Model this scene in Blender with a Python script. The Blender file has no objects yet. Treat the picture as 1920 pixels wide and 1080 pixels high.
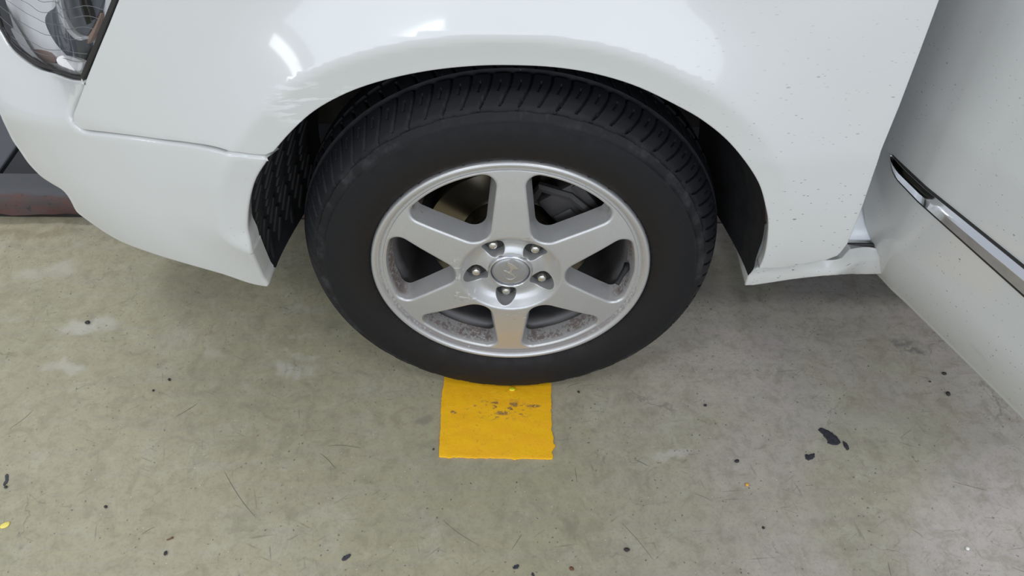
import bpy, math, random
import numpy as np
from mathutils import Vector, Matrix
from mathutils.geometry import delaunay_2d_cdt
random.seed(7); rng = np.random.default_rng(7)
PI = math.pi
scene = bpy.context.scene
COL = scene.collection

# ------------------------------------------------------------------ camera
CAM = dict(loc=(-0.0003, -0.8627, 1.2431), pitch=0.82434, yaw=0.00358, roll=0.012056, f=1481.5)
def cam_axes():
    p, y, r = CAM['pitch'], CAM['yaw'], CAM['roll']
    fwd = np.array([math.sin(y)*math.cos(p), math.cos(y)*math.cos(p), -math.sin(p)])
    right = np.array([math.cos(y), -math.sin(y), 0.0]); up = np.cross(right, fwd)
    return fwd, math.cos(r)*right+math.sin(r)*up, -math.sin(r)*right+math.cos(r)*up
FWD, RGT, UPV = cam_axes(); CLOC = np.array(CAM['loc'])
cd = bpy.data.cameras.new('camera'); cam = bpy.data.objects.new('camera', cd); COL.objects.link(cam)
cd.sensor_width = 36; cd.lens = CAM['f']/1920*36; cd.clip_start = 0.02
m3 = Matrix((RGT, UPV, -FWD)).transposed()
cam.matrix_world = Matrix.Translation(Vector(CLOC)) @ m3.to_4x4()
scene.camera = cam

# ------------------------------------------------------------------ world, lamps, exposure
w = bpy.data.worlds.new('world'); scene.world = w; w.use_nodes = True
bg = w.node_tree.nodes['Background']; bg.inputs[0].default_value = (0.90, 0.975, 1.09, 1); bg.inputs[1].default_value = 0.52
def lamp(name, loc, sx, sy, aim, power, color=(0.97, 0.99, 1.0)):
    ld = bpy.data.lights.new(name, 'AREA'); ld.shape = 'RECTANGLE'; ld.size = sx; ld.size_y = sy
    ld.energy = power; ld.color = color
    o = bpy.data.objects.new(name, ld); COL.objects.link(o); o.location = loc
    o.rotation_euler = Vector(aim).to_track_quat('-Z', 'Y').to_euler()
# rows of fluorescent ceiling fixtures along the parking lanes, and the daylit garage entrance
for x, y in ((-1.6, -1.7), (1.2, -1.7), (-1.6, 1.0), (1.2, 1.0), (4.0, -1.7), (-4.4, -1.7)):
    lamp('ceiling_lamp', (x, y, 2.75), 1.3, .30, (0, 0, -1), 34 if x < -2 else 22)
for x in (-1.75, 2.6, -6.0):
    lamp('ceiling_lamp', (x, -6.9, 2.75), 1.3, .30, (0, 0, -1), 22)
lamp('open_garage_side', (.8, -9.0, 2.3), 13.0, 3.0, (0, 1, 0), 310, (.86, .95, 1.10))
lamp('garage_entrance', (-9.0, -11.8, 1.6), .85, 1.5, (.6, .8, 0), 42, (.93, .97, 1.0))
vs = scene.view_settings
vs.view_transform = 'Standard'; vs.look = 'None'; vs.exposure = 0.0; vs.gamma = 1; vs.use_curve_mapping = False

# ------------------------------------------------------------------ helpers
def tag(o, label=None, cat=None, group=None, kind=None):
    if label: o['label'] = label
    if cat: o['category'] = cat
    if group: o['group'] = group
    if kind: o['kind'] = kind
    return o
def empty(name, loc=(0, 0, 0), parent=None):
    o = bpy.data.objects.new(name, None); COL.objects.link(o); o.location = loc; o.parent = parent; return o
def mesh_obj(name, V, F, mat, parent=None, smooth=True, sharp=None):
    me = bpy.data.meshes.new(name); me.from_pydata([tuple(map(float, v)) for v in V], [], [tuple(map(int, f)) for f in F]); me.update()
    if mat: me.materials.append(mat)
    if smooth: me.polygons.foreach_set('use_smooth', [True]*len(me.polygons))
    if smooth and sharp: me.set_sharp_from_angle(angle=math.radians(sharp))
    o = bpy.data.objects.new(name, me); COL.objects.link(o); o.parent = parent
    return o
class MB:
    def __init__(s): s.V = []; s.F = []
    def add(s, V, F):
        n = len(s.V); s.V += [tuple(v) for v in V]; s.F += [tuple(i+n for i in f) for f in F]; return s
    def box(s, c, d, rz=0, ry=0, bev=0.0):
        x, y, z = d[0]/2, d[1]/2, d[2]/2; M = Matrix.Rotation(rz, 3, 'Z') @ Matrix.Rotation(ry, 3, 'Y')
        b = min(bev, x*.9, y*.9, z*.9)
        if b <= 0:
            P = [(i*x, j*y, k*z) for i in (-1, 1) for j in (-1, 1) for k in (-1, 1)]
            F = [(0, 1, 3, 2), (4, 6, 7, 5), (0, 4, 5, 1), (2, 3, 7, 6), (0, 2, 6, 4), (1, 5, 7, 3)]
        else:
            import bmesh
            bm = bmesh.new(); bmesh.ops.create_cube(bm, size=1.0)
            for v in bm.verts: v.co = Vector((v.co.x*2*x, v.co.y*2*y, v.co.z*2*z))
            bmesh.ops.bevel(bm, geom=list(bm.edges), offset=b, segments=2, profile=0.5, affect='EDGES')
            bm.verts.index_update(); P = [tuple(v.co) for v in bm.verts]; F = [tuple(v.index for v in f.verts) for f in bm.faces]; bm.free()
        return s.add([tuple(M @ Vector(p)+Vector(c)) for p in P], F)
    def tube(s, pts, r, n=8, caps=True):
        pts = [Vector(p) for p in pts]; rr = r if isinstance(r, (list, tuple)) else [r]*len(pts)
        V = []; F = []
        for i, p in enumerate(pts):
            t = (pts[min(i+1, len(pts)-1)]-pts[max(i-1, 0)]).normalized()
            a = t.orthogonal().normalized() if i == 0 else (a - t*a.dot(t)).normalized()
            b = t.cross(a)
            V += [p+(a*math.cos(2*PI*k/n)+b*math.sin(2*PI*k/n))*rr[i] for k in range(n)]
        for i in range(len(pts)-1):
            for k in range(n): F.append((i*n+k, i*n+(k+1) % n, (i+1)*n+(k+1) % n, (i+1)*n+k))
        if caps: F += [tuple(range(n))[::-1], tuple(range((len(pts)-1)*n, len(pts)*n))]
        return s.add(V, F)
    def lathe(s, prof, n, c=(0, 0, 0)):          # prof: list of (y, r) about the y axis
        V = []; F = []
        for (y, r) in prof:
            V += [(c[0]+r*math.cos(2*PI*k/n), c[1]+y, c[2]+r*math.sin(2*PI*k/n)) for k in range(n)]
        for i in range(len(prof)-1):
            for k in range(n): F.append((i*n+k, (i+1)*n+k, (i+1)*n+(k+1) % n, i*n+(k+1) % n))
        return s.add(V, F)
    def build(s, name, mat, parent=None, smooth=True, sharp=None): return mesh_obj(name, s.V, s.F, mat, parent, smooth, sharp)

def smooth(t, a, b):
    t = np.clip((np.asarray(t, float)-a)/(b-a), 0, 1); return t*t*(3-2*t)
class Surf:
    """height field h=f(a,b) in the frame O, ea (along), eh (inward), eb (up)"""
    def __init__(s, O, ea, eh, eb, f): s.O, s.ea, s.eh, s.eb = [np.array(v, float) for v in (O, ea, eh, eb)]; s.f = f
    def at(s, a, b, off=0.0):
        a = np.atleast_1d(np.asarray(a, float)); b = np.atleast_1d(np.asarray(b, float))
        h = s.f(a, b)+off
        return s.O+a[:, None]*s.ea+h[:, None]*s.eh+b[:, None]*s.eb
    def inward(s, a, b):
        a = np.atleast_1d(np.asarray(a, float)); b = np.atleast_1d(np.asarray(b, float)); e = 2e-3
        fa = (s.f(a+e, b)-s.f(a-e, b))/(2*e); fb = (s.f(a, b+e)-s.f(a, b-e))/(2*e)
        n = s.eh[None]-fa[:, None]*s.ea-fb[:, None]*s.eb
        return n/np.linalg.norm(n, axis=1)[:, None]
    def sight(s, pts, off=0.0):
        """survey points sighted from the camera station -> (a,b) on this surface"""
        out = []
        for (u, v) in pts:
            d = FWD*CAM['f']+(u-960)*RGT-(v-540)*UPV; d /= np.linalg.norm(d)
            t = np.linspace(0.3, 2.4, 140)
            def F(t):
                P = CLOC+np.atleast_1d(t)[:, None]*d-s.O
                return P@s.eh-s.f(P@s.ea, P@s.eb)-off
            g = F(t); k = np.argmax(g > 0)
            if k == 0: k = len(t)-1
            lo, hi = t[k-1], t[k]
            for _ in range(18):
                mid = (lo+hi)/2
                if F(mid)[0] > 0: hi = mid
                else: lo = mid
            P = CLOC+hi*d-s.O; out.append((P@s.ea, P@s.eb))
        return out
def ground(u, v, z=0.0):
    d = FWD*CAM['f']+(u-960)*RGT-(v-540)*UPV; t = (z-CLOC[2])/d[2]; return CLOC+t*d
def catmull(P, n=6, closed=False):
    P = [np.array(p, float) for p in P]; out = []; N = len(P)
    for i in range(N if closed else N-1):
        p0 = P[i-1] if (closed or i > 0) else P[i]; p1 = P[i]; p2 = P[(i+1) % N]; p3 = P[(i+2) % N] if (closed or i+2 < N) else p2
        for k in range(n):
            t = k/n
            out.append(.5*((2*p1)+(-p0+p2)*t+(2*p0-5*p1+4*p2-p3)*t*t+(-p0+3*p1-3*p2+p3)*t**3))
    if not closed: out.append(P[-1])
    return [tuple(p) for p in out]
def resample(P, step):
    P = [np.array(p, float) for p in P]; out = []
    for i in range(len(P)):
        a, b = P[i], P[(i+1) % len(P)]; L = np.linalg.norm(b-a)
        if L < 1e-5: continue
        n = max(1, int(round(L/step)))
        out += [a+(b-a)*k/n for k in range(n)]
    return np.array(out)
def area2(P): x, y = P[:, 0], P[:, 1]; return np.sum(x*np.roll(y, -1)-np.roll(x, -1)*y)
def inside(Q, P):
    x, y = Q[:, 0], Q[:, 1]; c = np.zeros(len(Q), bool); j = len(P)-1
    for i in range(len(P)):
        xi, yi = P[i]; xj, yj = P[j]
        if yi != yj:
            k = ((yi > y) != (yj > y)) & (x < (xj-xi)*(y-yi)/(yj-yi)+xi); c ^= k
        j = i
    return c
def mindist(Q, P):
    d = np.full(len(Q), 1e9)
    for k in range(0, len(P)): d = np.minimum(d, (Q[:, 0]-P[k, 0])**2+(Q[:, 1]-P[k, 1])**2)
    return np.sqrt(d)
def segdist(Q, P):
    d = np.full(len(Q), 1e9)
    for k in range(len(P)-1):
        a = P[k]; v = P[k+1]-a; t = np.clip(((Q-a)@v)/(v@v+1e-12), 0, 1); w_ = Q-a-t[:, None]*v
        d = np.minimum(d, (w_**2).sum(1))
    return np.sqrt(d)
def panel(name, outline, surf, mat, parent, step=0.01, holes=(), r=0.002, depth=0.015, draft=0.0, hole_r=None, hole_depth=None, hole_draft=None, depthvec=None, off=0.0, bound_step=None, hole_floor=None):
    """sheet panel with rolled, returned edges: outline and holes in (a,b)"""
    bs = bound_step or step*0.6
    O = resample(outline, bs)
    if area2(O) < 0: O = O[::-1]
    H = []
    for h in holes:
        h = resample(h, bs)
        if area2(h) > 0: h = h[::-1]
        H.append(h)
    def outn(L):
        t = np.roll(L, -1, 0)-np.roll(L, 1, 0); t /= np.linalg.norm(t, axis=1)[:, None]+1e-12
        return np.stack([t[:, 1], -t[:, 0]], 1)
    O = O-outn(O)*r
    for i in range(len(H)):
        q = hole_r[i] if isinstance(hole_r, (list, tuple)) else (hole_r if hole_r is not None else r)
        H[i] = H[i]-outn(H[i])*q
    lo, hi = O.min(0), O.max(0)
    gx, gy = np.meshgrid(np.arange(lo[0], hi[0], step), np.arange(lo[1], hi[1], step*0.866))
    gx = gx+(np.arange(gx.shape[0]) % 2)[:, None]*step*.5
    Q = np.stack([gx.ravel(), gy.ravel()], 1)
    k = inside(Q, O)
    for h in H: k &= ~inside(Q, h)
    Q = Q[k]
    B = np.concatenate([O]+H)
    Q = Q[mindist(Q, B) > step*.45]
    pts = [Vector(p) for p in np.concatenate([B, Q])]; edges = []; n0 = 0
    for L in [O]+H:
        edges += [(n0+i, n0+(i+1) % len(L)) for i in range(len(L))]; n0 += len(L)
    v2, e2, f2, ov, oe, of = delaunay_2d_cdt(pts, edges, [], 0, 1e-7)
    v2 = np.array([tuple(v) for v in v2]); f2 = np.array([f for f in f2 if len(f) == 3])
    c = v2[f2].mean(1); k = inside(c, O)
    for h in H: k &= ~inside(c, h)
    f2 = f2[k]
    P3 = surf.at(v2[:, 0], v2[:, 1], off); V = list(P3); F = []
    # orient outward (normal against eh)
    a, b, cc = P3[f2[:, 0]], P3[f2[:, 1]], P3[f2[:, 2]]
    nn = np.cross(b-a, cc-a)@surf.eh
    for f, s in zip(f2, nn): F.append(tuple(f) if s < 0 else tuple(f[::-1]))
    inv = {}
    for i, src in enumerate(ov):
        for q in src: inv[q] = i
    n0 = 0
    for li, L in enumerate([O]+H):
        n = len(L); rr = r if li == 0 else (hole_r if hole_r is not None else r)
        dd = depth if li == 0 else (hole_depth if hole_depth is not None else depth)
        df = draft if li == 0 else (hole_draft[li-1] if isinstance(hole_draft, (list, tuple)) else hole_draft if hole_draft is not None else draft)
        if li and isinstance(hole_r, (list, tuple)): rr = hole_r[li-1]
        if li and isinstance(hole_depth, (list, tuple)): dd = hole_depth[li-1]
        t = np.roll(L, -1, 0)-np.roll(L, 1, 0); t /= np.linalg.norm(t, axis=1)[:, None]+1e-12
        m = np.stack([t[:, 1], -t[:, 0]], 1)          # away from the material
        N = surf.inward(L[:, 0], L[:, 1])
        prev = [inv[n0+i] for i in range(n)]
        rings = [(rr*math.sin(q), rr*(1-math.cos(q))) for q in (PI/6, PI/3, PI/2)] if rr > 0 else []
        rings += [(rr+df*dd*q, rr+dd*q) for q in (.5, 1.0)]
        base = surf.at(L[:, 0], L[:, 1], off)
        M3 = m[:, :1]*surf.ea+m[:, 1:]*surf.eb
        fl_ = hole_floor[li-1] if (li and hole_floor) else None
        for (o_, i_) in rings:
            if fl_ is not None and i_ > rr:
                q = base+M3*o_+N*rr; h = (q-surf.O)@surf.eh; P = q+((fl_-h)*(i_-rr)/dd)[:, None]*surf.eh
                cur = list(range(len(V), len(V)+n)); V += list(P)
                for i in range(n): F.append((prev[(i+1) % n], prev[i], cur[i], cur[(i+1) % n]))
                prev = cur; continue
            if depthvec is not None and i_ > rr:
                P = base+M3*o_+N*rr+np.array(depthvec)[None]*(i_-rr)
            else: P = base+M3*o_+N*i_
            cur = list(range(len(V), len(V)+n)); V += list(P)
            for i in range(n):
                j = (i+1) % n
                F.append((prev[j], prev[i], cur[i], cur[j]))
            prev = cur
        n0 += n
    o = mesh_obj(name, V, F, mat, parent)
    return o

# ------------------------------------------------------------------ materials
class NT:
    def __init__(s, name):
        s.m = bpy.data.materials.new(name); s.m.use_nodes = True; s.t = s.m.node_tree; s.n = s.t.nodes; s.l = s.t.links
        s.b = s.n['Principled BSDF']
    def node(s, typ, **kw):
        nd = s.n.new(typ)
        for k, v in kw.items(): setattr(nd, k, v)
        return nd
    def put(s, sock, v):
        if hasattr(v, 'is_linked') or isinstance(v, bpy.types.NodeSocket): s.l.new(v, sock)
        elif isinstance(v, (tuple, list)) and len(v) == 3 and sock.type == 'RGBA': sock.default_value = (*v, 1)
        else: sock.default_value = v
    def pos(s):
        g = s.node('ShaderNodeNewGeometry'); return g.outputs['Position']
    def obj(s): return s.node('ShaderNodeTexCoord').outputs['Object']
    def mapping(s, vec, scale=(1, 1, 1), loc=(0, 0, 0), rot=(0, 0, 0)):
        m = s.node('ShaderNodeMapping'); s.put(m.inputs[0], vec); m.inputs['Scale'].default_value = scale; m.inputs['Location'].default_value = loc; m.inputs['Rotation'].default_value = rot
        return m.outputs[0]
    def noise(s, vec, scale, detail=4, rough=.55, dist=0, color=False):
        n = s.node('ShaderNodeTexNoise'); s.put(n.inputs['Vector'], vec); n.inputs['Scale'].default_value = scale; n.inputs['Detail'].default_value = detail
        n.inputs['Roughness'].default_value = rough; n.inputs['Distortion'].default_value = dist
        return n.outputs['Color' if color else 'Fac']
    def voronoi(s, vec, scale, feature='F1', rand=1):
        n = s.node('ShaderNodeTexVoronoi'); n.feature = feature; s.put(n.inputs['Vector'], vec); n.inputs['Scale'].default_value = scale; n.inputs['Randomness'].default_value = rand
        return n.outputs
    def ramp(s, v, a, b, lo=0.0, hi=1.0):
        n = s.node('ShaderNodeMapRange'); n.interpolation_type = 'SMOOTHSTEP'; s.put(n.inputs[0], v); n.inputs[1].default_value = a; n.inputs[2].default_value = b; n.inputs[3].default_value = lo; n.inputs[4].default_value = hi
        return n.outputs[0]
    def math(s, op, a, b=0.0, c=0.0):
        n = s.node('ShaderNodeMath'); n.operation = op; s.put(n.inputs[0], a); s.put(n.inputs[1], b); s.put(n.inputs[2], c); return n.outputs[0]
    def vmath(s, op, a, b=(0, 0, 0)):
        n = s.node('ShaderNodeVectorMath'); n.operation = op; s.put(n.inputs[0], a); s.put(n.inputs[1], b)
        return n.outputs['Value' if op in ('LENGTH', 'DISTANCE', 'DOT_PRODUCT') else 'Vector']
    def mix(s, f, a, b, mode='MIX'):
        n = s.node('ShaderNodeMix'); n.data_type = 'RGBA'; n.blend_type = mode; s.put(n.inputs[0], f); s.put(n.inputs[6], a); s.put(n.inputs[7], b); return n.outputs[2]
    def sep(s, v):
        n = s.node('ShaderNodeSeparateXYZ'); s.put(n.inputs[0], v); return n.outputs
    def blob(s, vec, c, rad, soft=.45, rot=0.0):
        """elliptic patch: 1 inside, 0 outside"""
        v = s.vmath('SUBTRACT', vec, c); v = s.mapping(v, rot=(0, 0, rot)); v = s.mapping(v, scale=tuple(1/q for q in rad)); return s.ramp(s.vmath('LENGTH', v), 1.0, 1.0-soft)
    def bump(s, h, strength=.3, dist=.002):
        n = s.node('ShaderNodeBump'); s.put(n.inputs['Height'], h); n.inputs['Strength'].default_value = strength; n.inputs['Distance'].default_value = dist; s.l.new(n.outputs[0], s.b.inputs['Normal'])
    def set(s, **kw):
        for k, v in kw.items(): s.put(s.b.inputs[k.replace('_', ' ')], v)
        return s.m
def simple(name, col, rough=.5, metal=0.0, var=.12, scale=40, bump=0.0, **kw):
    t = NT(name); p = t.obj(); n = t.noise(p, scale, 5)
    dark = tuple(c*(1-var) for c in col); lite = tuple(min(1, c*(1+var)) for c in col)
    if bump: t.bump(t.noise(p, scale*3, 4), bump, .001)
    return t.set(Base_Color=t.mix(n, dark, lite), Roughness=t.ramp(n, .2, .8, rough*.9, min(1, rough*1.1)), Metallic=metal, **kw)

# floor (marks and stains have their own outlines in floor coordinates)
def g2(u, v): p = ground(u, v); return (float(p[0]), float(p[1]), 0.0)
def floor_material():
    t = NT('concrete'); p = t.pos()
    n1 = t.noise(p, 2.2, 5, .6); n2 = t.noise(p, 9, 6, .62, .4); n3 = t.noise(p, 55, 5, .6); n4 = t.noise(t.mapping(p, (2.0, 22, 1)), 2.0, 5, .6)
    x = t.sep(p)[0]
    warm = (.405, .368, .250); cool = (.465, .42, .392); olive = (.350, .328, .215); pale = (.50, .475, .385)
    c = t.mix(t.ramp(x, -.05, .60), warm, cool)
    c = t.mix(t.ramp(n1, .42, .66, 0, .7), c, olive)
    c = t.mix(t.ramp(n2, .50, .72, 0, .45), c, pale)
    c = t.mix(t.ramp(n4, .45, .65, 0, .20), c, tuple(q*.72 for q in cool))
    n5 = t.noise(p, 24, 7, .72, .7); n6 = t.noise(p, 170, 4, .7)
    c = t.mix(t.ramp(n5, .47, .66, 0, .42), c, (.245, .225, .155)); c = t.mix(t.ramp(n5, .46, .30, 0, .40), c, pale)
    c = t.mix(t.ramp(n6, .50, .72, .0, .40), c, (.21, .19, .14)); c = t.mix(t.ramp(n3, .45, .7, .0, .25), c, (.23, .21, .16))
    for i, (rz, sc) in enumerate(((.4, (16, 190, 1)), (1.3, (13, 170, 1)), (2.5, (17, 210, 1)), (-.1, (12, 180, 1)))):
        st = t.noise(t.mapping(t.mapping(p, rot=(0, 0, rz)), sc, loc=(i*3.3, i, 0)), 1.0, 2, .5)
        c = t.mix(t.math('MULTIPLY', t.ramp(st, .66, .74), t.ramp(n2, .40, .62, .05, .42)), c, (.12, .115, .095))
    wob = t.vmath('ADD', p, t.vmath('SCALE', t.vmath('SUBTRACT', t.noise(p, 14, 4, .6, 0, True), (.5, .5, .5))))
    wob.node.inputs[1].links[0].from_node.inputs['Scale'].default_value = .10
    wave = t.noise(t.mapping(p, (70, 9, 1), rot=(0, 0, .25)), 1.0, 3, .6)
    def patch(c, u, v, rx, ry, strength, col, soft=.5, tread=False, rot=0.0, vec=None):
        k = t.blob(vec or wob, g2(u, v), (rx*1.12, ry*1.12, 9), min(1, soft+.35), rot)
        k = t.math('MULTIPLY', k, t.ramp(t.math('ADD', n5, t.math('MULTIPLY', k, .25)), .42, .72, .1, 1.0))
        if tread: k = t.math('MULTIPLY', k, t.ramp(wave, .35, .6, .25, 1.0))
        return t.mix(t.math('MULTIPLY', k, strength), c, col)
    chalk = (.56, .54, .48)
    for a in [(552, 694, .062, .024, .55, chalk, .35, True), (560, 664, .060, .012, .4, chalk, .5, True), (575, 580, .062, .020, .33, chalk, .5, True), (560, 632, .055, .010, .25, chalk, .6, True),
              (165, 610, .060, .030, .55, chalk, .4), (120, 690, .055, .020, .45, chalk, .5), (45, 520, .06, .03, .35, chalk, .6), (110, 505, .05, .035, .38, chalk, .5), (330, 640, .07, .05, .22, chalk, .6, True),
              (1262, 852, .060, .010, .6, chalk, .6), (1600, 790, .16, .04, .22, chalk, .7), (400, 660, .025, .03, .3, chalk, .6),
              (1690, 640, .05, .014, .6, (.13, .125, .125), .6), (1720, 655, .045, .008, .6, (.12, .115, .115), .6), (1133, 856, .012, .013, .5, (.15, .145, .14), .5), (800, 785, .03, .02, .45, (.15, .145, .145), .8),
              (1425, 560, .012, .03, .4, (.15, .14, .14), .7), (60, 440, .2, .03, .4, (.2, .165, .09), .9), (1060, 990, .03, .02, .35, (.17, .165, .13), .8)]:
        c = patch(c, *a)
    mottle = t.ramp(n2, .3, .7, .9, 1.08)  # noise mottle factor, left unlinked
    pd_ = t.vmath('ADD', p, t.vmath('SCALE', t.vmath('SUBTRACT', t.noise(p, 240, 2, .5, 0, True), (.5, .5, .5)))); pd_.node.inputs[1].links[0].from_node.inputs['Scale'].default_value = .006
    v = t.voronoi(t.mapping(pd_, (1, 1, .01)), 62); sp = t.math('MULTIPLY', t.ramp(v['Distance'], .12, .07), t.math('GREATER_THAN', t.sep(v['Color'])[0], .90))
    v2 = t.voronoi(t.mapping(pd_, (1, 1, .01), loc=(3.1, 1.7, 0)), 120); sp2 = t.math('MULTIPLY', t.ramp(v2['Distance'], .22, .12), t.math('GREATER_THAN', t.sep(v2['Color'])[1], .80))
    v3 = t.voronoi(t.mapping(p, (1, 1, .01), loc=(5.1, .7, 0)), 60); sp3 = t.math('MULTIPLY', t.ramp(v3['Distance'], .06, .03), t.math('GREATER_THAN', t.sep(v3['Color'])[2], .93))
    gate = t.ramp(n2, .38, .55)
    c = t.mix(t.math('MULTIPLY', t.math('MULTIPLY', sp, t.ramp(n1, .38, .6, .25, 1.0)), .85), c, (.06, .058, .055)); c = t.mix(t.math('MULTIPLY', t.math('MULTIPLY', sp2, gate), .7), c, (.075, .07, .066)); c = t.mix(t.math('MULTIPLY', sp3, .8), c, (.75, .74, .7))
    # hairline scratches
    vv = t.voronoi(t.mapping(wob, (1, 1, .01)), 5.0, 'DISTANCE_TO_EDGE')['Distance']
    hair = t.math('MULTIPLY', t.ramp(vv, .006, .001), t.ramp(t.noise(p, 6, 2), .52, .62))
    c = t.mix(t.math('MULTIPLY', hair, .35), c, (.1, .097, .085))
    t.bump(t.math('ADD', n3, t.math('MULTIPLY', n2, .6)), .22, .002)
    return t.set(Base_Color=c, Roughness=t.ramp(n2, .3, .7, .55, .8), Specular_IOR_Level=.35)

def paint_material():
    t = NT('white_paint'); p = t.pos(); x, y, z = t.sep(p)
    cx = t.node('ShaderNodeCombineXYZ'); t.put(cx.inputs[0], t.math('SUBTRACT', x, t.math('MULTIPLY', y, 1.2))); t.put(cx.inputs[2], z); flatp = cx.outputs[0]
    n = t.noise(p, 3, 4)
    c = t.mix(n, (.600, .607, .592), (.622, .627, .612))
    # road dirt flung back by the wheel
    back = t.math('MULTIPLY', t.ramp(x, .12, .30), t.ramp(z, .88, .45, .15, 1.0))
    front = t.math('MULTIPLY', t.ramp(x, -.30, -.36), t.math('MULTIPLY', t.ramp(x, -.44, -.38), t.ramp(z, .62, .45)))
    dirtm = t.math('MAXIMUM', back, t.math('MULTIPLY', front, .55))
    gate = t.ramp(t.noise(p, 11, 5, .65), .38, .56)
    amt = t.math('MULTIPLY', dirtm, gate)
    def specks(scale, loc, thr, stretch):
        v = t.voronoi(t.mapping(flatp, stretch, loc=loc, rot=(0, .5, 0)), scale)
        return t.math('MULTIPLY', t.ramp(v['Distance'], .17, .09), t.math('GREATER_THAN', t.sep(v['Color'])[0], thr))
    s = t.math('MAXIMUM', specks(240, (1, 0, 3), .60, (.36, 1, 1.1)), specks(125, (4, 0, 2), .84, (.42, 1, 1)))
    c = t.mix(t.math('MULTIPLY', t.math('MULTIPLY', s, amt), .95), c, (.07, .066, .058))
    film = t.math('MULTIPLY', dirtm, t.ramp(z, .62, .3, 0, .25)); c = t.mix(film, c, (.45, .44, .38))
    # scuffs on the arch flare ahead of the wheel
    SC = SCUFF
    k = t.blob(p, SC, (.075, .2, .050), .6)
    st = t.noise(t.mapping(p, (16, 1, 95), rot=(0, -.35, 0)), 1.0, 4, .6)
    k = t.math('MULTIPLY', k, t.ramp(st, .50, .58))
    c = t.mix(t.math('MULTIPLY', k, .6), c, (.84, .85, .87))
    k2 = t.math('MULTIPLY', t.blob(p, SC, (.075, .2, .05), .7), t.ramp(t.noise(t.mapping(p, (22, 1, 120), loc=(2, 0, 1), rot=(0, -.35, 0)), 1.0, 3), .66, .70))
    c = t.mix(t.math('MULTIPLY', k2, .7), c, (.25, .25, .26))
    rough = .22
    return t.set(Base_Color=c, Roughness=rough, Coat_Weight=.75, Coat_Roughness=.06, Specular_IOR_Level=.4)

def wheel_material(dirty=True):
    t = NT('wheel_silver' if dirty else 'barrel_silver'); p = t.pos()
    q = t.vmath('MULTIPLY', t.vmath('SUBTRACT', p, (0, 0, WZ)), (1, 0, 1)); r = t.vmath('LENGTH', q)
    n = t.noise(p, 160, 6, .75); nn = t.noise(p, 260, 3); big = t.noise(p, 14, 3)
    c = t.mix(nn, (.515, .512, .505), (.585, .583, .58))
    y = t.sep(p)[1]
    depth = t.ramp(y, .018, .03)
    rad = t.ramp(r, .172, .194)
    corner = t.math('MULTIPLY', t.math('MULTIPLY', depth, rad), t.ramp(t.math('ADD', n, t.math('MULTIPLY', big, .5)), .62, .80))
    groove = t.math('MULTIPLY', t.math('MULTIPLY', t.ramp(r, .2025, .2065), t.ramp(r, .2125, .2095)), t.ramp(t.math('ADD', n, t.ramp(t.sep(p)[2], .36, .12, -.16, .12)), .40, .52))
    spot = t.math('MULTIPLY', t.math('MULTIPLY', depth, t.ramp(n, .58, .66)), t.ramp(big, .45, .6))
    d = t.math('MAXIMUM', t.math('MAXIMUM', corner, t.math('MULTIPLY', groove, .7)), spot)
    c = t.mix(t.math('MULTIPLY', d, .88), c, (.095, .058, .045))
    # kerb rash: pale scratches
    sc = t.noise(t.mapping(p, (40, 1, 160), rot=(0, .9, 0)), 1.0, 3); sc2 = t.noise(t.mapping(p, (150, 1, 40), rot=(0, .5, 0)), 1.0, 3)
    zone = None
    for (cx, cz, rx, rz) in ((-.085, .345, .022, .03), (.012, .205+.03, .032, .016), (-.075, .285, .03, .018), (.03, .405, .02, .02)):
        b = t.blob(p, (cx, 0, cz), (rx, 9, rz), .5); zone = b if zone is None else t.math('MAXIMUM', zone, b)
    k = t.math('MULTIPLY', zone, t.math('MAXIMUM', t.ramp(sc, .60, .63), t.ramp(sc2, .62, .65)))
    c = t.mix(t.math('MULTIPLY', k, .8), c, (.86, .86, .88))
    k = t.math('MULTIPLY', zone, t.ramp(sc, .36, .33)); c = t.mix(t.math('MULTIPLY', k, .6), c, (.2, .19, .17))
    rough = t.math('ADD', t.math('MULTIPLY', d, .45), .36)
    return t.set(Base_Color=c, Metallic=t.math('SUBTRACT', .62, t.math('MULTIPLY', d, .6)), Roughness=rough)

def rubber_material():
    t = NT('tyre_rubber'); p = t.pos()
    q = t.vmath('MULTIPLY', t.vmath('SUBTRACT', p, (0, 0, WZ)), (1, 0, 1)); r = t.vmath('LENGTH', q)
    n = t.noise(p, 30, 6, .65); f = t.noise(p, 300, 3)
    c = t.mix(t.ramp(r, .285, .245), (.0075, .0075, .0088), (.0105, .0092, .0090))
    c = t.mix(t.math('MULTIPLY', t.ramp(n, .45, .7), t.math('MULTIPLY', t.ramp(r, .287, .298), t.ramp(r, .316, .304))), c, (.034, .034, .036))
    c = t.mix(t.math('MULTIPLY', t.ramp(r, .303, .314), .9), c, (.0125, .013, .016))
    v = t.voronoi(p, 85); sp = t.math('MULTIPLY', t.ramp(v['Distance'], .09, .05), t.math('GREATER_THAN', t.sep(v['Color'])[0], .9))
    c = t.mix(t.math('MULTIPLY', sp, t.ramp(r, .30, .325, 0, .6)), c, (.2, .2, .2))
    t.bump(f, .15, .0005)
    return t.set(Base_Color=c, Roughness=t.ramp(n, .3, .7, .55, .75), Specular_IOR_Level=.3)

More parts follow.
